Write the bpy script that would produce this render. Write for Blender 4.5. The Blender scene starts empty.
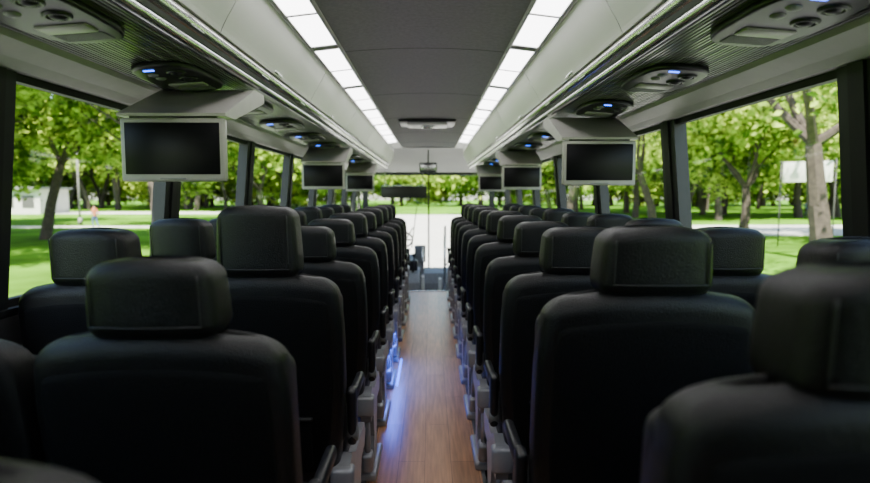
import bpy, bmesh, math, random
from mathutils import Vector, Matrix, Euler
random.seed(7)
C=bpy.context.scene.collection
# ---------------------------------------------------------------- materials
def mat(name,col,rough=0.5,metal=0.0,var=0.12,nscale=20,bump=0.0,bscale=200,emit=None,estr=0,spec=0.5,coat=0):
    m=bpy.data.materials.new(name); m.use_nodes=True
    nt=m.node_tree; b=nt.nodes['Principled BSDF']
    tc=nt.nodes.new('ShaderNodeTexCoord')
    n=nt.nodes.new('ShaderNodeTexNoise'); n.inputs['Scale'].default_value=nscale; n.inputs['Detail'].default_value=4
    nt.links.new(tc.outputs['Object'],n.inputs['Vector'])
    cr=nt.nodes.new('ShaderNodeValToRGB')
    cr.color_ramp.elements[0].position=0.3; cr.color_ramp.elements[1].position=0.7
    cr.color_ramp.elements[0].color=(*[c*(1-var) for c in col],1)
    cr.color_ramp.elements[1].color=(*[min(1,c*(1+var)) for c in col],1)
    nt.links.new(n.outputs['Fac'],cr.inputs['Fac']); nt.links.new(cr.outputs['Color'],b.inputs['Base Color'])
    b.inputs['Roughness'].default_value=rough; b.inputs['Metallic'].default_value=metal
    b.inputs['Specular IOR Level'].default_value=spec
    b.inputs['Coat Weight'].default_value=coat
    if bump>0:
        n2=nt.nodes.new('ShaderNodeTexNoise'); n2.inputs['Scale'].default_value=bscale; n2.inputs['Detail'].default_value=3
        nt.links.new(tc.outputs['Object'],n2.inputs['Vector'])
        bp=nt.nodes.new('ShaderNodeBump'); bp.inputs['Strength'].default_value=bump; bp.inputs['Distance'].default_value=0.004
        nt.links.new(n2.outputs['Fac'],bp.inputs['Height']); nt.links.new(bp.outputs['Normal'],b.inputs['Normal'])
    if emit:
        b.inputs['Emission Color'].default_value=(*emit,1); b.inputs['Emission Strength'].default_value=estr
    return m
M_LEATHER=mat('black_leather',(0.0052,0.0055,0.0055),0.40,bump=0.5,bscale=300,spec=0.36,var=0.3,nscale=90)
M_FABRIC=mat('black_seat_fabric',(0.0036,0.0038,0.0038),0.7,bump=0.8,bscale=380,spec=0.16,var=0.4,nscale=300)
M_PIPE=mat('seat_piping',(0.012,0.012,0.012),0.5)
M_SILVER=mat('satin_silver_plastic',(0.33,0.33,0.345),0.35,0.3,var=0.05)
M_DARKPL=mat('dark_plastic',(0.014,0.014,0.016),0.4)
M_CHROME=mat('brushed_aluminium',(0.62,0.62,0.62),0.25,0.9,var=0.05)
M_BIN=mat('bin_door_laminate',(0.56,0.545,0.53),0.38,var=0.03,nscale=3)
M_CAP=mat('front_cap_lining',(0.30,0.29,0.29),0.6,var=0.03,nscale=3)
M_SEAM=mat('dark_seam_rubber',(0.06,0.06,0.06),0.7)  # dark grey for seams, grooves, label icons and posts
M_UNDER=mat('rack_underside_plastic',(0.075,0.072,0.066),0.28,var=0.05)
M_VAL=mat('window_valance_plastic',(0.36,0.35,0.32),0.42,var=0.04)
M_CEIL=mat('ceiling_fabric',(0.30,0.29,0.305),0.85,var=0.10,nscale=60,bump=0.6,bscale=300)
M_WALL=mat('side_wall_lining',(0.04,0.04,0.04),0.7)
M_PILLAR=mat('pillar_lining',(0.012,0.014,0.014),0.5)
M_RUB=mat('window_rubber',(0.008,0.008,0.008),0.6)
M_LIGHT=mat('diffuser_lit',(0.9,0.9,0.9),0.4,emit=(1.0,0.985,1.0),estr=8.5)
M_LFRAME=mat('light_frame',(0.5,0.5,0.5),0.4)
M_SCREEN=mat('screen_off_glass',(0.004,0.004,0.005),0.35,var=0.02,spec=0.15)
M_BEZ=mat('monitor_bezel',(0.36,0.35,0.32),0.4,var=0.03)
M_BLUE=mat('blue_led',(0.05,0.1,0.9),0.4,emit=(0.02,0.12,1.0),estr=7)
M_WHITE=mat('white_label',(0.75,0.77,0.75),0.5,var=0.03)
M_DFLOOR=mat('floor_painted_shade',(0.03,0.028,0.027),0.6)  # shade painted as a dark colour, under seats and on the step riser
M_GREY=mat('mid_grey_plastic',(0.2,0.2,0.2),0.5)
M_PAPER=mat('dashboard_light_grey',(0.35,0.36,0.37),0.5)

def wood():
    m=bpy.data.materials.new('wood_plank_vinyl'); m.use_nodes=True; nt=m.node_tree; b=nt.nodes['Principled BSDF']
    tc=nt.nodes.new('ShaderNodeTexCoord'); mp=nt.nodes.new('ShaderNodeMapping')
    mp.inputs['Rotation'].default_value=(0,0,math.radians(90))
    nt.links.new(tc.outputs['Object'],mp.inputs['Vector'])
    br=nt.nodes.new('ShaderNodeTexBrick'); br.inputs['Scale'].default_value=1.0
    br.inputs['Brick Width'].default_value=0.9; br.inputs['Row Height'].default_value=0.125
    br.inputs['Mortar Size'].default_value=0.0012; br.inputs['Color1'].default_value=(0.66,0.35,0.19,1)
    br.inputs['Color2'].default_value=(0.53,0.27,0.14,1); br.inputs['Mortar'].default_value=(0.20,0.09,0.05,1)
    nt.links.new(mp.outputs['Vector'],br.inputs['Vector'])
    mp2=nt.nodes.new('ShaderNodeMapping'); mp2.inputs['Scale'].default_value=(40,2.5,1)
    nt.links.new(tc.outputs['Object'],mp2.inputs['Vector'])
    n=nt.nodes.new('ShaderNodeTexNoise'); n.inputs['Scale'].default_value=1.5; n.inputs['Detail'].default_value=6
    nt.links.new(mp2.outputs['Vector'],n.inputs['Vector'])
    cr=nt.nodes.new('ShaderNodeValToRGB'); cr.color_ramp.elements[0].position=.35; cr.color_ramp.elements[1].position=.7
    cr.color_ramp.elements[0].color=(0.72,0.70,0.70,1); cr.color_ramp.elements[1].color=(1.08,1.06,1.05,1)
    nt.links.new(n.outputs['Fac'],cr.inputs['Fac'])
    mx=nt.nodes.new('ShaderNodeMix'); mx.data_type='RGBA'; mx.blend_type='MULTIPLY'; mx.inputs[0].default_value=1
    nt.links.new(br.outputs['Color'],mx.inputs[6]); nt.links.new(cr.outputs['Color'],mx.inputs[7])
    nt.links.new(mx.outputs[2],b.inputs['Base Color']); b.inputs['Roughness'].default_value=0.33
    return m
M_WOOD=wood()

def glassmat():
    m=bpy.data.materials.new('tinted_window_glass'); m.use_nodes=True; nt=m.node_tree
    nt.nodes.remove(nt.nodes['Principled BSDF']); out=nt.nodes['Material Output']
    tr=nt.nodes.new('ShaderNodeBsdfTransparent'); tr.inputs[0].default_value=(0.93,0.94,0.90,1)
    gl=nt.nodes.new('ShaderNodeBsdfGlossy'); gl.inputs['Roughness'].default_value=0.02; gl.inputs[0].default_value=(.9,.9,.9,1)
    mx=nt.nodes.new('ShaderNodeMixShader'); mx.inputs[0].default_value=0.05
    nt.links.new(tr.outputs[0],mx.inputs[1]); nt.links.new(gl.outputs[0],mx.inputs[2]); nt.links.new(mx.outputs[0],out.inputs[0])
    return m
M_GLASS=glassmat()

def leafmat(name,c1,c2):
    m=bpy.data.materials.new(name); m.use_nodes=True; nt=m.node_tree
    nt.nodes.remove(nt.nodes['Principled BSDF']); out=nt.nodes['Material Output']
    tc=nt.nodes.new('ShaderNodeTexCoord'); n=nt.nodes.new('ShaderNodeTexNoise'); n.inputs['Scale'].default_value=0.9; n.inputs['Detail'].default_value=5
    nt.links.new(tc.outputs['Object'],n.inputs['Vector'])
    cr=nt.nodes.new('ShaderNodeValToRGB'); cr.color_ramp.elements[0].position=.42; cr.color_ramp.elements[1].position=.60
    cr.color_ramp.elements[0].color=(*c1,1); cr.color_ramp.elements[1].color=(*c2,1)
    nt.links.new(n.outputs['Fac'],cr.inputs['Fac'])
    d=nt.nodes.new('ShaderNodeBsdfDiffuse'); t=nt.nodes.new('ShaderNodeBsdfTranslucent')
    nt.links.new(cr.outputs[0],d.inputs[0]); nt.links.new(cr.outputs[0],t.inputs[0])
    mx=nt.nodes.new('ShaderNodeMixShader'); mx.inputs[0].default_value=0.4
    nt.links.new(d.outputs[0],mx.inputs[1]); nt.links.new(t.outputs[0],mx.inputs[2]); nt.links.new(mx.outputs[0],out.inputs[0])
    return m
M_LEAF=leafmat('leaves_painted_shade',(0.06,0.14,0.012),(0.60,0.76,0.12))  # dark leaf tone deepened to paint mixed shadow into the foliage
M_BARK=mat('tree_bark',(0.05,0.038,0.03),0.9,var=0.4,nscale=6,bump=1,bscale=30)
M_CONC=mat('pale_concrete',(0.55,0.54,0.52),0.9,var=0.08,nscale=1)
M_ASPH=mat('bounce_road_asphalt',(0.13,0.13,0.135),0.9,var=0.15,nscale=3)
M_GRASS=mat('lawn_grass',(0.095,0.235,0.014),0.95,var=0.5,nscale=0.25,bump=1,bscale=15,spec=0.05)

# ---------------------------------------------------------------- mesh builder
class MB:
    def __init__(s,mats): s.bm=bmesh.new(); s.mats=mats
    def mi(s,m):
        if m not in s.mats: s.mats.append(m)
        return s.mats.index(m)
    def add(s,tb,m,smooth=False,M=None):
        i=s.mi(m)
        if M is not None: tb.transform(M)
        for f in tb.faces: f.material_index=i; f.smooth=smooth
        me=bpy.data.meshes.new('t'); tb.to_mesh(me); tb.free(); s.bm.from_mesh(me); bpy.data.meshes.remove(me)
    def box(s,c,size,m,bev=0.0,rot=None,seg=2):
        tb=bmesh.new(); bmesh.ops.create_cube(tb,size=1)
        tb.transform(Matrix.Diagonal((*size,1)))
        if bev>0: bmesh.ops.bevel(tb,geom=tb.edges[:],offset=bev,segments=seg,profile=0.5,affect='EDGES')
        M=Matrix.Translation(c)
        if rot: M=M@Euler(rot).to_matrix().to_4x4()
        s.add(tb,m,bev>0,M)
    def cyl(s,p0,p1,r,m,r2=None,seg=20):
        p0=Vector(p0);p1=Vector(p1);d=p1-p0
        tb=bmesh.new(); bmesh.ops.create_cone(tb,cap_ends=True,segments=seg,radius1=r,radius2=r if r2 is None else r2,depth=d.length)
        M=Matrix.Translation((p0+p1)/2)@d.to_track_quat('Z','Y').to_matrix().to_4x4()
        s.add(tb,m,True,M)
    def sphere(s,c,sc,m,M=None):
        tb=bmesh.new(); bmesh.ops.create_uvsphere(tb,u_segments=20,v_segments=12,radius=1)
        tb.transform(Matrix.Diagonal((*sc,1))); s.add(tb,m,True,Matrix.Translation(c))
    def torus(s,c,R,r,m,rot=(0,0,0),a=28,b=10,sx=1,sy=1):
        tb=bmesh.new(); vs=[]
        for i in range(a):
            t=2*math.pi*i/a
            vs.append([tb.verts.new(((R+r*math.cos(2*math.pi*j/b))*math.cos(t)*sx,(R+r*math.cos(2*math.pi*j/b))*math.sin(t)*sy,r*math.sin(2*math.pi*j/b))) for j in range(b)])
        for i in range(a):
            for j in range(b):
                tb.faces.new((vs[i][j],vs[(i+1)%a][j],vs[(i+1)%a][(j+1)%b],vs[i][(j+1)%b]))
        s.add(tb,m,True,Matrix.Translation(c)@Euler(rot).to_matrix().to_4x4())
    def prism(s,prof,y0,y1,m,mirror=1,smooth=False,closed=True):
        tb=bmesh.new()
        a=[tb.verts.new((x*mirror,y0,z)) for x,z in prof]; b=[tb.verts.new((x*mirror,y1,z)) for x,z in prof]
        n=len(prof)
        for i in range(n if closed else n-1):
            j=(i+1)%n; tb.faces.new((a[i],a[j],b[j],b[i]))
        if closed: tb.faces.new(a); tb.faces.new(b[::-1])
        bmesh.ops.recalc_face_normals(tb,faces=tb.faces[:])
        s.add(tb,m,smooth)
    def xprism(s,prof,x0,x1,m,smooth=False):
        tb=bmesh.new()
        a=[tb.verts.new((x0,y,z)) for y,z in prof]; b=[tb.verts.new((x1,y,z)) for y,z in prof]; n=len(prof)
        for i in range(n):
            j=(i+1)%n; tb.faces.new((a[i],a[j],b[j],b[i]))
        tb.faces.new(a); tb.faces.new(b[::-1]); bmesh.ops.recalc_face_normals(tb,faces=tb.faces[:])
        s.add(tb,m,smooth)
    def pill(s,cx,cy,z0,z1,hwf,hdf,r,m,n=4,shear=0.0,zref=0.4,bow=0.0,steps=10,ns=44,dome=0.0):
        secs=[]; K=7
        for k in range(K+1):
            a=math.pi/2*k/K; secs.append((z0+r-r*math.cos(a),1-math.sin(a)))
        for k in range(1,steps): secs.append((z0+r+(z1-z0-2*r)*k/steps,0))
        for k in range(K+1):
            a=math.pi/2*(1-k/K); secs.append((z1-r+r*math.cos(a),1-math.sin(a)))
        tb=bmesh.new(); rings=[]
        for z,ins in secs:
            hw=hwf(z); hd=hdf(z); rr=min(r,hd*0.97)
            hw-=r*ins; hd-=rr*ins
            ring=[]
            for k in range(ns):
                t=2*math.pi*k/ns; c=math.cos(t); sn=math.sin(t)
                x=math.copysign(abs(c)**(2/n),c)*hw; y=math.copysign(abs(sn)**(2/n),sn)*hd
                q=(x/max(hwf(z),1e-3))**2
                zz=z-dome*q*max(0,(z-z0)/(z1-z0))**2
                ring.append(tb.verts.new((cx+x,cy+y+bow*q-shear*(z-zref),zz)))
            rings.append(ring)
        for a,b in zip(rings,rings[1:]):
            for k in range(ns): tb.faces.new((a[k],a[(k+1)%ns],b[(k+1)%ns],b[k]))
        for ring,fl in ((rings[0],True),(rings[-1],False)):
            if dome and not fl:
                h=ns//4
                for k in range(0,ns//2):
                    a0=ring[(h+k)%ns]; a1=ring[(h+k+1)%ns]; b1=ring[(h-k-1)%ns]; b0=ring[(h-k)%ns]
                    vs=[]
                    for v in (a0,a1,b1,b0):
                        if v not in vs: vs.append(v)
                    if len(vs)>=3:
                        try: tb.faces.new(vs)
                        except ValueError: pass
            else: tb.faces.new(ring[::-1] if fl else ring)
        bmesh.ops.recalc_face_normals(tb,faces=tb.faces[:])
        s.add(tb,m,True)
    def tube(s,pts,r,m,seg=8):
        tb=bmesh.new(); rings=[]
        P=[Vector(p) for p in pts]
        for i,p in enumerate(P):
            d=(P[min(i+1,len(P)-1)]-P[max(i-1,0)]).normalized(); q=d.to_track_quat('Z','Y')
            rings.append([tb.verts.new(p+q@Vector((r*math.cos(2*math.pi*k/seg),r*math.sin(2*math.pi*k/seg),0))) for k in range(seg)])
        for a,b in zip(rings,rings[1:]):
            for k in range(seg): tb.faces.new((a[k],a[(k+1)%seg],b[(k+1)%seg],b[k]))
        tb.faces.new(rings[0][::-1]); tb.faces.new(rings[-1])
        s.add(tb,m,True)
    def mesh(s,name):
        me=bpy.data.meshes.new(name); s.bm.to_mesh(me); s.bm.free()
        for m in s.mats: me.materials.append(m)
        return me
    def obj(s,name,loc=(0,0,0)):
        o=bpy.data.objects.new(name,s.mesh(name)); o.location=loc; C.objects.link(o); return o
def place(name,me,loc,rotz=0,sc=1):
    o=bpy.data.objects.new(name,me); o.location=loc; o.rotation_euler=(0,0,rotz); o.scale=(sc,sc,sc); C.objects.link(o); return o

# ---------------------------------------------------------------- shell
YB=-0.9; YF=11.0; YSTEP=7.65
b=MB([]); b.box((0,(YB+YSTEP)/2,-0.04),(0.52,YSTEP-YB,0.08),M_WOOD)
for s in (1,-1):
    b.box((s*0.77,(YB+YSTEP)/2,-0.045),(1.02,YSTEP-YB,0.08),M_DFLOOR)  # likely the same wood here; the dark colour paints its shade
    b.box((s*0.27,(YB+YSTEP)/2,0.002),(0.018,YSTEP-YB,0.012),M_CHROME)
b.box((0,YSTEP+0.0,-0.015),(0.5,0.04,0.05),M_CHROME,0.006)
b.box((0,7.9,-0.3),(2.5,0.5,0.1),M_PAPER)
b.box((0,9.6,-0.6),(2.5,3.0,0.1),M_PAPER)
b.box((0,YSTEP+0.02,-0.3),(2.5,0.03,0.5),M_DFLOOR)
b.obj('floor')
XS=1.285; XT=1.215; ZS=0.93; ZT=1.645
for s,nm in ((-1,'left'),(1,'right')):
    b=MB([])
    b.prism([(XS+0.0,-0.65),(XS,ZS-0.03),(XS-0.02,ZS),(XS+0.08,ZS),(XS+0.08,-0.65)],YB,YF,M_WALL,s)
    b.prism([(XT,ZT),(XT+0.07,ZT),(XT+0.05,2.12),(XT-0.02,2.12)],YB,YF,M_PILLAR,s)
    b.obj('wall_'+nm)
    base,stp=(1.69,1.19) if s<0 else (1.625,1.30)
    ps=[base+stp*k for k in range(-2,8)]
    for k,p in enumerate(ps):
        if p>YF-0.5: continue
        b=MB([]); w=0.085
        b.prism([(XS-0.01,ZS-0.01),(XT-0.01,ZT+0.02),(XT+0.05,ZT+0.02),(XS+0.05,ZS-0.01)],p-w,p+w,M_PILLAR,s)
        b.prism([(XS-0.02,ZS-0.01),(XT-0.02,ZT+0.02),(XT+0.0,ZT+0.02),(XS+0.0,ZS-0.01)],p-0.03,p+0.03,M_RUB,s)
        b.obj('trim_%d'%(k+1+(0 if s<0 else 20)))
    edges=[YB]+[p for p in ps if p<YF-0.5 and p>YB]+[YF]
    for k,(a,c) in enumerate(zip(edges,edges[1:])):
        b=MB([]); tb=bmesh.new()
        v=[tb.verts.new(q) for q in ((s*(XS+0.03),a,ZS),(s*(XS+0.03),c,ZS),(s*(XT+0.03),c,ZT),(s*(XT+0.03),a,ZT))]
        tb.faces.new(v); b.add(tb,M_GLASS)
        for z,x in ((ZS+0.012,XS),(ZT-0.012,XT)):
            b.box((s*(x+0.02),(a+c)/2,z),(0.03,c-a,0.024),M_RUB)
        b.obj('window_%d'%(k+1+(0 if s<0 else 20)))
b=MB([]); b.box((0,YB-0.04,0.75),(2.74,0.06,2.8),M_WALL); b.obj('wall_back')
b=MB([]); b.box((0,5.05,2.16),(2.74,12.1,0.06),M_WALL); b.obj('sun_block_roof')  # unseen outer slab added so sun cannot leak in above the ceiling
b=MB([])
prof=[(-0.41+0.82*i/16, 2.0+0.02*(1-((i-8)/8)**2)) for i in range(17)]
b.prism(prof+[(0.41,2.06),(-0.41,2.06)],YB,9.0,M_CEIL)
for y in (0.4,1.7,3.0,4.3,5.6,6.9,8.2):
    b.prism([(x,z-0.001) for x,z in prof]+[(x,z+0.002) for x,z in prof[::-1]],y,y+0.004,M_SEAM)
def cap(t): return (9.0+1.9*t, 2.0-0.30*t**1.6)
pr=[cap(i/10) for i in range(11)]
b.xprism(pr+[(10.95,2.1),(9.0,2.1)],-1.2,1.2,M_CAP)
b.obj('ceiling')
b=MB([]); b.box((0,5.95,2.005),(0.56,0.50,0.03),M_DARKPL,0.012); b.box((0,5.95,1.985),(0.40,0.36,0.03),M_BIN,0.012)
b.torus((0,5.95,1.965),0.06,0.01,M_CHROME); b.obj('emergency_roof_hatch')

# ---------------------------------------------------------------- overhead bins
for s,nm in ((-1,'left'),(1,'right')):
    b=MB([]); Y0,Y1=YB,9.9
    b.prism([(1.214,1.645),(1.185,1.645),(1.15,1.665),(1.085,1.695),(1.07,1.71),(1.19,1.76)],Y0,Y1,M_VAL,s,smooth=False)
    b.prism([(1.07,1.712),(0.72,1.738),(0.72,1.78),(1.07,1.78)],Y0,Y1,M_UNDER,s)
    for k in range(26):
        x=1.060-k*0.0131; z=1.712+(1.07-x)*0.0743
        b.prism([(x-0.003,z-0.004),(x+0.003,z-0.004),(x+0.0045,z+0.003),(x-0.0045,z+0.003)],Y0,Y1,M_UNDER if k%4 else M_GREY,s)
    b.prism([(0.725,1.74),(0.71,1.728),(0.69,1.728),(0.684,1.738),(0.69,1.752),(0.72,1.76)],Y0,Y1,M_CHROME,s,smooth=True)
    b.prism([(0.70,1.75),(0.686,1.752),(0.680,1.764),(0.70,1.77)],Y0,Y1,M_SEAM,s)
    b.prism([(0.70,1.764),(0.680,1.764),(0.668,1.782),(0.664,1.80),(0.70,1.80)],Y0,Y1,M_CHROME,s,smooth=True)
    b.prism([(0.70,1.80),(0.668,1.80),(0.668,1.806),(0.70,1.806)],Y0,Y1,M_SEAM,s)
    def door(i,n=12):
        t=i/n; x=0.655-0.095*t**1.5-0.012*math.sin(math.pi*t); z=1.806+0.174*t; return (x,z)
    L=1.42; segs=[]; y=-0.9
    while y<Y1-0.05:
        e=min(y+L,Y1); segs.append((y,e)); y=e
    for a,e in segs:
        b.prism([door(i) for i in range(13)]+[(0.70,1.98),(0.70,1.806)],a+0.003,e-0.003,M_BIN,s,smooth=False)
        b.box((s*0.652,(a+e)/2,1.818),(0.012,0.12,0.012),M_CHROME,0.004)
    b.prism([(0.69,1.81),(0.655,1.81),(0.575,1.975),(0.69,1.975)],Y0,Y1,M_SEAM,s)
    b.prism([(0.565,1.978),(0.55,1.975),(0.545,1.985),(0.57,2.0)],Y0,Y1,M_CHROME,s)
    y=0.35
    while y<8:
        b.box((s*0.6725,y,1.782),(0.003,0.09,0.018),M_WHITE,rot=(0,s*math.radians(28),0))
        for q in (-0.028,0,0.028):
            b.box((s*0.6705,y+q,1.782),(0.003,0.012,0.010),M_SEAM,rot=(0,s*math.radians(28),0))
        y+=0.72
    o=b.obj('overhead_luggage_bin')
    b=MB([])
    br=[-0.2+1.02*k for k in range(8)]
    b.prism([(0.55,1.987),(0.40,2.004),(0.40,2.03),(0.55,2.03)],Y0,9.0,M_LFRAME,s)
    for a in br:
        a0,a1=a+0.03,a+1.02-0.03
        b.prism([(0.535,1.980),(0.418,1.994),(0.418,2.01),(0.535,2.0)],a0,a1,M_LIGHT,s)
        for q in (0,0.5,1):
            yq=a0+(a1-a0)*q
            b.prism([(0.548,1.975),(0.405,1.992),(0.405,2.01),(0.548,2.0)],yq-0.008,yq+0.008,M_LFRAME,s)
    b.prism([(0.548,1.974),(0.537,1.976),(0.537,2.0),(0.548,2.0)],Y0,9.0,M_LFRAME,s)
    b.prism([(0.418,1.989),(0.403,1.991),(0.403,2.0),(0.418,2.0)],Y0,9.0,M_LFRAME,s)
    b.obj('ceiling_light_strip')

# ---------------------------------------------------------------- passenger service units
b=MB([])
b.pill(0,0,-0.012,0.012,lambda z:0.115,lambda z:0.22,0.010,M_DARKPL,n=3.2,steps=3)
for yy in (-0.13,-0.03):
    b.torus((0.04,yy,-0.013),0.027,0.006,M_DARKPL); b.sphere((0.04,yy,-0.012),(0.021,0.021,0.012),M_DARKPL)
b.sphere((-0.045,-0.12,-0.012),(0.018,0.018,0.008),M_GREY); b.sphere((-0.045,-0.06,-0.012),(0.018,0.018,0.008),M_GREY)
b.box((0.0,0.07,-0.014),(0.13,0.06,0.008),M_BEZ,0.003)
b.box((-0.03,-0.185,-0.0135),(0.035,0.010,0.004),M_BLUE,0.001)
for k in range(6): b.box((0.0,0.12+k*0.011,-0.013),(0.13,0.004,0.004),M_GREY)
PSU=b.mesh('service_unit')
for s in (-1,1):
    y=0.70 if s<0 else 0.72
    while y<9:
        o=place('reading_light_and_vent_panel',PSU,(s*0.895,y,1.712),rotz=0)
        o.rotation_euler=(0,s*math.radians(4.2),0); y+=0.745

# ---------------------------------------------------------------- monitors
def monitor(s):
    b=MB([])
    w,h=0.365,0.222
    b.box((0,0,0),(w,0.035,h),M_BEZ,0.008)
    b.box((0,-0.017,0.004),(w-0.034,0.008,h-0.042),M_SCREEN,0.002)
    b.box((0.0,-0.019,-h/2+0.010),(0.09,0.004,0.005),M_GREY)
    H=h/2
    # slanted fairing rising to the rack
    b.xprism([(-0.02,H+0.006),(-0.02,H+0.016),(0.33,H+0.156),(0.46,H+0.156),(0.46,H+0.12),(0.08,H+0.006)],-0.19,0.19,M_VAL)
    b.cyl((-0.15,0.0,H+0.004),(0.15,0.0,H+0.004),0.012,M_DARKPL)
    return b.mesh('monitor')
MON=monitor(1)
for x,y in ((-0.878,2.08),(-0.885,5.0),(-0.885,7.6),(0.870,2.92),(0.875,5.4),(0.875,8.0)):
    place('flip_down_monitor',MON,(x,y,1.438))

# ---------------------------------------------------------------- seats
cache={}
def seat_mesh(kind,top,recl,shz):
    key=(kind,round(top,3),recl,round(shz,3))
    if key in cache: return cache[key]
    b=MB([]); sh=math.tan(math.radians(recl))
    def hw(z):
        t=(z-0.38)/(shz-0.38)
        return 0.220+0.025*min(1,max(0,t*2.2)) - 0.018*max(0,(t-0.72)/0.28)**2
    b.pill(0,0.0,0.34,shz,hw,lambda z:0.058,0.045,M_LEATHER,n=5,shear=sh,bow=0.022,steps=16,ns=56,dome=0.030)
    for s in (-1,1):
        b.pill(s*0.192,0.055,0.46,shz-0.06,lambda z:0.046,lambda z:0.045,0.04,M_LEATHER,n=2.8,shear=sh)
    b.pill(0,0.052,0.46,shz-0.06,lambda z:0.15,lambda z:0.03,0.028,M_FABRIC,n=4,shear=sh)
    b.pill(0,-0.037,0.40,shz-0.055,lambda z:hw(z)-0.030,lambda z:0.026,0.024,M_FABRIC,n=5,shear=sh,bow=0.016,steps=14,ns=56,dome=0.025)
    b.box((0,-0.068-sh*0.12,0.52),(0.30,0.014,0.16),M_FABRIC,0.006,rot=(math.radians(recl),0,0))
    b.box((0,-0.074-sh*0.2,0.60),(0.31,0.016,0.012),M_PIPE,0.004)
    hb=min(top-0.15,shz-0.018)
    sh2=sh*0.6; off=-sh*(hb-0.4)+0.010
    def hwh(z):
        t=(z-hb)/(top-hb); return 0.124-0.013*max(0,t)**1.6-0.003*(1-min(1,max(0,t)))
    b.pill(0,off,hb,top,hwh,lambda z:0.066,0.032,M_LEATHER,n=5.5,shear=sh2,zref=hb,bow=0.014,steps=8,ns=56,dome=0.012)
    for s in (-1,1):
        b.cyl((s*0.06,-sh*(shz-0.08-0.4),shz-0.08),(s*0.06,off-sh2*0.04,hb+0.04),0.008,M_CHROME,seg=10)
        b.tube([(s*0.098,off-0.0655+0.010-sh2*q,hb+q) for q in [0.03+(top-hb-0.06)*i/8 for i in range(9)]],0.002,M_PIPE,6)
    b.tube([(x,off-0.0665+0.014*(x/0.125)**2-sh2*0.03,hb+0.03) for x in [-0.1+0.2*i/12 for i in range(13)]],0.002,M_PIPE,6)
    b.pill(0,0.235,0.35,0.475,lambda z:0.232,lambda z:0.205,0.045,M_LEATHER,n=6,bow=0.0,steps=4)
    b.pill(0,0.235,0.44,0.488,lambda z:0.17,lambda z:0.185,0.022,M_FABRIC,n=5,steps=3)
    b.box((0,0.10,0.325),(0.44,0.05,0.045),M_DARKPL,0.008); b.box((0,0.34,0.325),(0.44,0.05,0.045),M_DARKPL,0.008)
    if kind!='window':
        s=-1 if kind=='aisle_r' else 1
        ax=s*0.254
        b.box((ax,0.185,0.610),(0.030,0.23,0.040),M_DARKPL,0.013,seg=3)
        b.box((ax,0.065,0.55),(0.030,0.060,0.19),M_DARKPL,0.012,rot=(math.radians(recl*0.6),0,0),seg=3)
        b.cyl((ax-0.018,0.065,0.49),(ax+0.018,0.065,0.49),0.026,M_GREY)
        lx=s*0.235
        b.xprism([(-0.03,0.30),(-0.045,0.36),(-0.03,0.42),(0.03,0.44),(0.12,0.40),(0.38,0.40),(0.41,0.36),(0.38,0.31)],lx-0.022,lx+0.022,M_SILVER)
        b.box((lx,-0.03,0.375),(0.075,0.06,0.09),M_SILVER,0.014,seg=3)
        b.xprism([(0.12,0.31),(0.32,0.31),(0.27,0.16),(0.28,0.03),(0.13,0.03),(0.16,0.16)],lx-0.018,lx+0.018,M_SILVER)
        b.box((lx,0.20,0.018),(0.075,0.34,0.036),M_SILVER,0.010)
        b.box((lx,0.03,0.10),(0.05,0.06,0.09),M_SILVER,0.012,rot=(0.3,0,0))
        b.tube([(lx,0.03,0.12),(lx,0.02,0.2),(lx,0.0,0.31)],0.014,M_SILVER)
        b.cyl((-0.22,-0.02,0.2),(0.22,-0.02,0.2),0.013,M_DARKPL)
    else:
        b.box((0,0.2,0.16),(0.10,0.16,0.30),M_DARKPL,0.01); b.box((0,0.2,0.015),(0.16,0.3,0.03),M_DARKPL,0.008)
    me=b.mesh('coach_seat_'+kind); cache[key]=me; return me
def put_seat(side,pos,d,top,recl=8,shz=1.03,x=None):
    kind='window' if pos=='w' else ('aisle_r' if side>0 else 'aisle_l')
    me=seat_mesh(kind,top,recl,shz)
    if x is None: x=(0.507 if side>0 else 0.487) if pos=='a' else 1.0
    place('coach_seat',me,(side*x,d+math.tan(math.radians(recl))*0.68,0.0))
N=8
LD=[0.44,1.07,1.73,2.36]+[2.98+0.62*k for k in range(N)]
LA=[1.22,1.165,1.25,1.155,1.16,1.17,1.16]+[1.17,1.175]*3
LW=[1.15,1.14,1.18,1.185,1.165,1.20,1.17]+[1.18,1.17]*3
LS=[1.072,1.03,1.05,1.02]+[1.03]*N
LWD=[0.42,1.08,1.76,2.38]+[2.98+0.62*k for k in range(N)]
for d,dw,a,w,sz in zip(LD,LWD,LA,LW,LS):
    if d>7.1: continue
    put_seat(-1,'a',d,a,9 if a<1.2 else 7,sz); put_seat(-1,'w',dw,w,8,1.02)
RD=[0.62,1.24,1.85,2.46]+[3.07+0.62*k for k in range(N)]
RA=[1.205,1.215,1.18,1.17,1.175,1.18,1.17]+[1.175,1.18]*3
RW=[1.13,1.185,1.175,1.18,1.18,1.17,1.18]+[1.17,1.18]*3
RS=[1.085,1.080,1.04,1.03]+[1.04]*N
for i,(d,a,w,sz) in enumerate(zip(RD,RA,RW,RS)):
    if d>7.1: continue
    put_seat(1,'a',d,a,6 if i==0 else 9,sz,x=0.530 if i==0 else None); put_seat(1,'w',d+(0.04 if i else 0),w,8,1.03 if i else 0.98,x=1.02 if i==0 else None)

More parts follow.
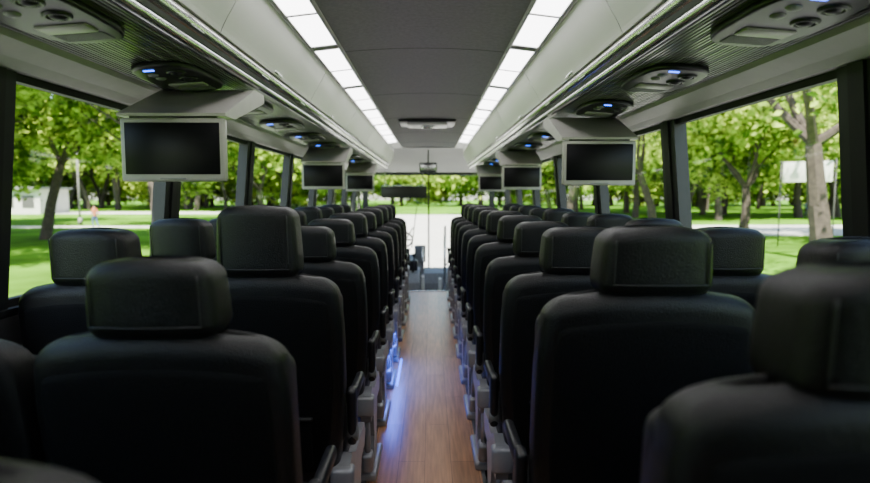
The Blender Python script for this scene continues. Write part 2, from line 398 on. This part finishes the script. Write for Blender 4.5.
# ---------------------------------------------------------------- blue floor guide leds
b=MB([]); b.box((0,0,0),(0.010,0.6,0.016),M_BLUE,0.003); b.obj('aisle_led_strip',(-0.197,4.1,0.010))
l=bpy.data.lights.new('blue_aisle_lamp','AREA'); l.energy=6; l.color=(0.05,0.14,1); l.shape='RECTANGLE'; l.size=0.04; l.size_y=0.9
o=bpy.data.objects.new('blue_aisle_lamp',l); o.location=(-0.225,3.95,0.24); o.rotation_euler=(0,math.radians(-12),0); C.objects.link(o)

# ---------------------------------------------------------------- front / cab
b=MB([])
for s in (-1,1):
    b.box((s*0.78,YSTEP-0.04,0.42),(0.9,0.03,0.84),M_WALL,0.01)
    b.cyl((s*0.33,YSTEP-0.04,0),(s*0.33,YSTEP-0.04,0.95),0.016,M_CHROME)
    b.cyl((s*0.33,YSTEP-0.04,0.95),(s*1.2,YSTEP-0.04,0.95),0.016,M_CHROME)
b.obj('modesty_partition')
b=MB([])
prof=[(10.2,-0.55),(10.15,-0.05),(10.25,0.12),(10.5,0.2),(10.9,0.17),(10.9,-0.55)]
b.xprism(prof,-1.2,-0.1,M_GREY); b.xprism([(y+0.35 if y<10.6 else y,z-0.28 if z>-.5 else z) for y,z in prof],-0.1,1.2,M_PAPER)
b.box((-0.6,10.2,0.20),(0.5,0.25,0.16),M_DARKPL,0.04); b.box((-0.15,10.25,0.24),(0.2,0.12,0.30),M_GREY,0.02)
b.obj('dashboard')
b=MB([])
b.xprism([(8.7,-0.55),(8.7,-0.05),(8.85,0.06),(9.4,0.10),(9.5,0.0),(9.5,-0.55)],-0.34,-0.14,M_PAPER)
b.box((-0.24,9.15,0.17),(0.14,0.18,0.16),M_DARKPL,0.02); b.cyl((-0.24,8.95,0.08),(-0.22,8.93,0.34),0.012,M_DARKPL); b.sphere((-0.22,8.93,0.35),(0.03,0.03,0.03),M_DARKPL)
b.obj('driver_side_console')
b=MB([])
for k in range(3):
    b.box((0.12,8.35+0.28*k,-0.36),(0.46,0.03,0.06),M_CHROME,0.008)
b.xprism([(8.3,-0.5),(8.3,-0.12),(9.3,-0.35),(9.3,-0.5)],0.36,0.40,M_PAPER)
b.xprism([(8.25,-0.5),(8.25,0.10),(8.32,0.14),(8.9,0.02),(9.1,-0.15),(9.1,-0.5)],-0.10,-0.06,M_WHITE)
b.xprism([(8.6,-0.5),(8.6,0.02),(9.3,-0.05),(9.3,-0.5)],0.16,0.20,M_WHITE)
b.cyl((0.38,8.3,-0.2),(0.38,8.3,0.45),0.016,M_CHROME); b.cyl((0.38,8.3,0.45),(0.38,9.2,0.15),0.016,M_CHROME); b.cyl((0.38,9.2,0.15),(0.38,9.2,-0.4),0.016,M_CHROME)
b.cyl((-0.08,8.3,0.1),(-0.08,8.3,0.52),0.014,M_CHROME); b.cyl((-0.08,8.3,0.52),(-0.08,8.95,0.28),0.014,M_CHROME); b.cyl((-0.08,8.95,0.28),(-0.08,8.95,-0.02),0.014,M_CHROME)
b.obj('entry_stairwell')
b=MB([]); b.torus((0,0,0),0.23,0.016,M_DARKPL,rot=(math.radians(35),0,0)); b.cyl((0,0,0),(0,0.16,-0.26),0.035,M_DARKPL)
b.box((0,0,0),(0.42,0.03,0.02),M_DARKPL,0.006,rot=(math.radians(35),0,0)); b.sphere((0,0,0),(0.06,0.06,0.03),M_DARKPL)
b.obj('steering_wheel',(-0.50,9.82,0.52))
b=MB([])
b.pill(0,0,-0.08,0.72,lambda z:0.25,lambda z:0.06,0.055,M_LEATHER,n=4,shear=0.15,zref=0); b.pill(0,0.28,-0.12,0.04,lambda z:0.25,lambda z:0.25,0.05,M_LEATHER,n=5)
b.box((0,0.25,-0.33),(0.2,0.3,0.45),M_DARKPL,0.02); b.pill(0,-0.10,0.70,0.88,lambda z:0.13,lambda z:0.05,0.04,M_LEATHER,n=3.5)
b.obj('driver_seat',(-0.66,9.1,0.0))
b=MB([]); tb=bmesh.new(); n=10; rings=[]
for i in range(n+1):
    x=-1.2+2.4*i/n; yy=11.25-0.30*(x/1.2)**4
    rings.append((tb.verts.new((x,yy,-0.3)),tb.verts.new((x,yy-0.15,1.68))))
for a,c in zip(rings,rings[1:]): tb.faces.new((a[0],c[0],c[1],a[1]))
b.add(tb,M_GLASS,True)
b.box((0.0,11.16,0.70),(0.035,0.03,1.96),M_RUB,rot=(math.radians(4),0,0))
b.box((0,11.1,1.70),(2.5,0.12,0.10),M_RUB); b.box((0,11.17,-0.47),(2.5,0.12,0.34),M_DARKPL)
b.box((-1.2,11.06,0.6),(0.10,0.08,2.2),M_RUB); b.box((1.2,11.06,0.6),(0.10,0.08,2.2),M_RUB)
b.obj('windshield')
b=MB([]); b.box((-0.45,10.7,1.33),(0.84,0.012,0.21),M_DARKPL,0.004); b.cyl((-0.86,10.7,1.44),(-0.04,10.7,1.44),0.012,M_CHROME)
b.cyl((-0.8,10.7,1.44),(-0.8,10.75,1.72),0.008,M_CHROME); b.cyl((-0.1,10.7,1.44),(-0.1,10.75,1.72),0.008,M_CHROME)
b.obj('sun_visor')
b=MB([]); b.box((0.0,0,0),(0.26,0.04,0.14),M_DARKPL,0.018,seg=3); b.box((0,-0.021,0),(0.225,0.004,0.09),M_CHROME,0.002); b.cyl((0,0.02,0.03),(0,0.12,0.26),0.01,M_DARKPL)
b.obj('interior_rear_view_mirror',(0.0,8.55,1.68))
b=MB([]); b.cyl((0.28,9.7,-0.55),(0.28,9.7,0.75),0.018,M_CHROME); b.cyl((0.28,9.7,0.75),(0.28,10.15,0.55),0.018,M_CHROME); b.cyl((0.28,10.15,0.55),(0.28,10.15,-0.55),0.018,M_CHROME)
b.cyl((0.9,9.7,-0.55),(0.9,9.7,0.9),0.018,M_CHROME); b.obj('entry_handrail')
b=MB([])
for x in (-0.75,0.35):
    b.cyl((x,11.33,-0.1),(x+0.45,11.25,0.65),0.012,M_RUB); b.cyl((x+0.42,11.26,0.25),(x+0.52,11.22,1.05),0.010,M_RUB)
b.obj('windshield_wiper')

# ---------------------------------------------------------------- outside
GZ=-1.2
b=MB([]); b.box((0,60,GZ-0.1),(500,420,0.2),M_GRASS); b.obj('ground')
b=MB([]); b.box((1.0,42,GZ+0.01),(11,60,0.03),M_CONC); b.obj('paved_driveway')
b=MB([]); b.box((0.4,-24.1,GZ+0.01),(15.2,72,0.03),M_ASPH)  # unseen asphalt added as neutral ground to cut green bounce from grass
for s in (-1,1): b.box((0.4+s*7.7,-24.1,GZ+0.06),(0.25,72,0.14),M_CONC)
b.obj('unseen_bounce_road')
b=MB([]); b.box((-75,80,GZ+0.01),(130,9,0.03),M_CONC); b.box((60,41,GZ+0.01),(100,12,0.03),M_CONC)
b.box((-35,45,GZ+0.01),(46,2.4,0.03),M_CONC); b.obj('park_path')

def tree_mesh(seed,trunk=4.0,r0=0.32,leaf=0.24,per=85,spread=0.75,name='tree',fd=2,R=1.25):
    rnd=random.Random(seed); V=[];F=[];MI=[]
    def frust(p0,p1,ra,rb,n=7):
        d=(p1-p0); q=d.to_track_quat('Z','Y'); o=len(V)
        for p,r in ((p0,ra),(p1,rb)):
            for k in range(n):
                a=2*math.pi*k/n; V.append(p+q@Vector((r*math.cos(a),r*math.sin(a),0)))
        for k in range(n): F.append((o+k,o+(k+1)%n,o+n+(k+1)%n,o+n+k)); MI.append(0)
    def leaves(c,R,cnt):
        for _ in range(cnt):
            v=Vector((rnd.gauss(0,1),rnd.gauss(0,1),rnd.gauss(0,0.8)))*R*0.6
            p=c+v; q=Euler((rnd.uniform(-1.2,1.2),rnd.uniform(-1.2,1.2),rnd.uniform(0,6.28))).to_quaternion()
            s=leaf*rnd.uniform(.6,1.3); o=len(V)
            if p.z<0.2: continue
            for a in ((0,-s,0),(s*.55,0,0.1*s),(0,s,0),(-s*.55,0,0.1*s)): V.append(p+q@Vector(a))
            F.append((o,o+1,o+2,o+3)); MI.append(1)
    def rec(p,d,L,r,depth):
        q=p
        for k in range(2):
            nd=(d+Vector((rnd.gauss(0,.12),rnd.gauss(0,.12),rnd.gauss(0,.06)))).normalized()
            e=q+nd*L/2; r2=r*0.82; frust(q,e,r,r2); q=e; r=r2; d=nd
        if depth>=fd: leaves(q,R,per//(2 if depth<4 else 1))
        if depth==4: return
        nb=4 if depth==0 else 3
        a0=rnd.uniform(0,6.28)
        for k in range(nb):
            a=a0+2*math.pi*k/nb+rnd.uniform(-.4,.4); t=rnd.uniform(.5,1.0)*spread
            side=d.orthogonal().normalized(); side=Matrix.Rotation(a,3,d)@side
            nd=(d*math.cos(t)+side*math.sin(t)); nd.z+=0.08; nd.normalize()
            rec(q,nd,L*rnd.uniform(.62,.82),r*0.68,depth+1)
    rec(Vector((0,0,-0.2)),Vector((rnd.uniform(-.08,.08),rnd.uniform(-.08,.08),1)).normalized(),trunk,r0,0)
    me=bpy.data.meshes.new(name); me.from_pydata([tuple(v) for v in V],[],F)
    me.materials.append(M_BARK); me.materials.append(M_LEAF); me.polygons.foreach_set('material_index',MI); me.update(); return me
T=[tree_mesh(1),tree_mesh(2,trunk=3.4,spread=0.9),tree_mesh(3,trunk=4.6,spread=0.7)]
TL=[tree_mesh(4,trunk=2.3,spread=1.15,leaf=0.28,fd=1,R=1.7,per=75),tree_mesh(5,trunk=2.6,spread=1.0,leaf=0.28,fd=1,R=1.7,per=75)]
BIG=tree_mesh(11,trunk=4.6,r0=0.42,leaf=0.15,per=60,spread=0.95)
place('park_tree',BIG,(14.8,21.5,GZ),2.6)
rnd=random.Random(5)
spots=[(-17,20,.95),(-30,34,1.0),(-21.5,32.5,1.0),(-12.2,26.5,.8),(-27,24,1.1),(-22,27,.9),(26,31,1.1),(17,31.5,.9),(34,32,1.1),(31,26,1.1),(12.5,32,.85),(-11,38,.9),(-38,52,1.2),(-24,52,1.2),(-46,41,1.2),(-36,40,1.1),(13,54,1.1),(28,56,1.2),(44,56,1.3),(60,60,1.3),(22,62,1.2)]
for x,y,s in spots: place('park_tree',T[rnd.randrange(3)],(x,y,GZ),rnd.uniform(0,6),s)
for side in (-1,1):
    for k in range(34):
        y=rnd.uniform(62,100) if side>0 else rnd.uniform(88,120); x=side*y*rnd.uniform(.10,1.1)
        place('park_tree',T[rnd.randrange(3)],(x,y,GZ),rnd.uniform(0,6),rnd.uniform(1.1,1.6))
    for k in range(40):
        y=rnd.uniform(118,150); x=side*(6+k*4.6+rnd.uniform(-2,2))
        place('park_tree',TL[k%2],(x,y,GZ),rnd.uniform(0,6),rnd.uniform(1.5,2.2))
    for _ in range(8):
        x=side*rnd.uniform(22,50); y=rnd.uniform(-10,14)
        place('park_tree',T[rnd.randrange(3)],(x,y,GZ),rnd.uniform(0,6),rnd.uniform(.9,1.2))

def person_mesh(seed,shirt,pants):
    J={'pel':(0,0,.95,.13,.10),'sp':(0,0,1.15,.125,.09),'ch':(0,0,1.35,.16,.10),'nk':(0,0,1.50,.055,.055),'hd':(0,.0,1.60,.075,.085),'ht':(0,.01,1.70,.07,.08),
       'ls':(-.17,0,1.42,.055,.055),'le':(-.24,-.03,1.15,.042,.042),'lw':(-.25,.08,.90,.028,.028),'lh':(-.25,.11,.82,.035,.02),
       'rs':(.17,0,1.42,.055,.055),'re':(.24,-.06,1.15,.042,.042),'rw':(.25,-.04,.90,.028,.028),'rh':(.25,-.03,.82,.035,.02),
       'lp':(-.09,0,.90,.085,.085),'lk':(-.10,.14,.50,.058,.058),'la':(-.10,.06,.10,.04,.04),'lt':(-.10,.20,.04,.04,.03),
       'rp':(.09,0,.90,.085,.085),'rk':(.10,-.04,.50,.058,.058),'ra':(.10,-.24,.12,.04,.04),'rt':(.10,-.12,.04,.04,.03)}
    E=[('pel','sp'),('sp','ch'),('ch','nk'),('nk','hd'),('hd','ht'),('ch','ls'),('ls','le'),('le','lw'),('lw','lh'),('ch','rs'),('rs','re'),('re','rw'),('rw','rh'),('pel','lp'),('lp','lk'),('lk','la'),('la','lt'),('pel','rp'),('rp','rk'),('rk','ra'),('ra','rt')]
    k=list(J); me=bpy.data.meshes.new('body'); me.from_pydata([J[q][:3] for q in k],[(k.index(a),k.index(c)) for a,c in E],[])
    o=bpy.data.objects.new('tmp',me); C.objects.link(o); m=o.modifiers.new('s','SKIN'); o.modifiers.new('u','SUBSURF').levels=2
    for i,q in enumerate(k):
        me.skin_vertices[0].data[i].radius=J[q][3:]; me.skin_vertices[0].data[i].use_root=(q=='pel')
    dg=bpy.context.evaluated_depsgraph_get(); out=bpy.data.meshes.new_from_object(o.evaluated_get(dg)); bpy.data.objects.remove(o)
    skin=mat('skin',(.55,.33,.23),.6); S=mat('shirt_%d'%seed,shirt,.8); P=mat('trousers_%d'%seed,pants,.8); H=mat('hair_%d'%seed,(.05,.03,.02),.7)
    out.materials.clear()
    for mm in (skin,S,P,H): out.materials.append(mm)
    for f in out.polygons:
        c=f.center; f.use_smooth=True
        if c.z>1.66 or (c.z>1.56 and c.y<-.02): i=3
        elif c.z>1.5: i=0
        elif abs(c.x)>.2 and c.z<1.13: i=0
        elif c.z>.93: i=1
        elif c.z<.08: i=3
        else: i=2
        f.material_index=i
    return out
P1=person_mesh(1,(.75,.25,.12),(.1,.15,.35)); P2=person_mesh(2,(.2,.3,.6),(.08,.08,.1))
place('pedestrian',P1,(-24.8,43.2,GZ+0.0),1.2); place('pedestrian',P2,(43,66,GZ+0.0),-1.0)
b=MB([]); b.cyl((0,0,0),(0,0,6.9),0.09,M_GREY,r2=0.06); b.cyl((0,0,6.9),(0,0,7.7),0.16,M_WHITE,r2=0.28); b.cyl((0,0,0),(0,0,0.6),0.18,M_GREY); b.cyl((0,0,7.7),(0,0,7.85),0.3,M_GREY,r2=0.05)
LAMP=b.mesh('lamp')
place('street_lamp',LAMP,(18.8,34.2,GZ)); place('street_lamp',LAMP,(-28.9,48.2,GZ))
b=MB([])
for x in (-1.1,1.1): b.cyl((x,0,0),(x,0,4.1),0.03,M_SEAM)
b.box((0,-0.06,3.55),(2.0,0.03,0.95),M_WHITE,0.01)
b.obj('white_panel_on_posts',(17.6,27.0,GZ)).rotation_euler=(0,math.radians(0),-0.8)  # upright white panel between two dark posts
# distant low park building on the left
b=MB([]); b.box((0,0,1.6),(16,6,3.2),M_CONC); b.box((0,-0.3,3.35),(17,7,0.3),M_GREY)
for k in range(6): b.box((-6.5+2.6*k,-3.02,1.6),(1.5,0.08,1.6),M_SEAM)
b.obj('park_building',(-58,78,GZ))

# ---------------------------------------------------------------- light / world
w=bpy.data.worlds.new('sky'); bpy.context.scene.world=w; w.use_nodes=True; nt=w.node_tree
sk=nt.nodes.new('ShaderNodeTexSky'); sk.sky_type='NISHITA'; sk.sun_disc=False; sk.sun_elevation=math.radians(55); sk.sun_rotation=math.radians(180)
nt.links.new(sk.outputs[0],nt.nodes['Background'].inputs[0]); nt.nodes['Background'].inputs[1].default_value=0.8
l=bpy.data.lights.new('sun','SUN'); l.energy=32; l.angle=math.radians(0.6); l.color=(1,.95,.84)
o=bpy.data.objects.new('sun',l); o.rotation_euler=(math.radians(34),math.radians(-4),0); C.objects.link(o)

# ---------------------------------------------------------------- camera
cd=bpy.data.cameras.new('camera'); cam=bpy.data.objects.new('camera',cd); C.objects.link(cam)
cd.sensor_width=36; cd.lens=24.0; cam.location=(0.025,0,1.28)
cam.rotation_euler=(math.radians(90-4.6),0,math.radians(-0.5)); cd.clip_start=0.02; cd.clip_end=600
cd.dof.use_dof=True; cd.dof.focus_distance=2.2; cd.dof.aperture_fstop=2.2
bpy.context.scene.camera=cam
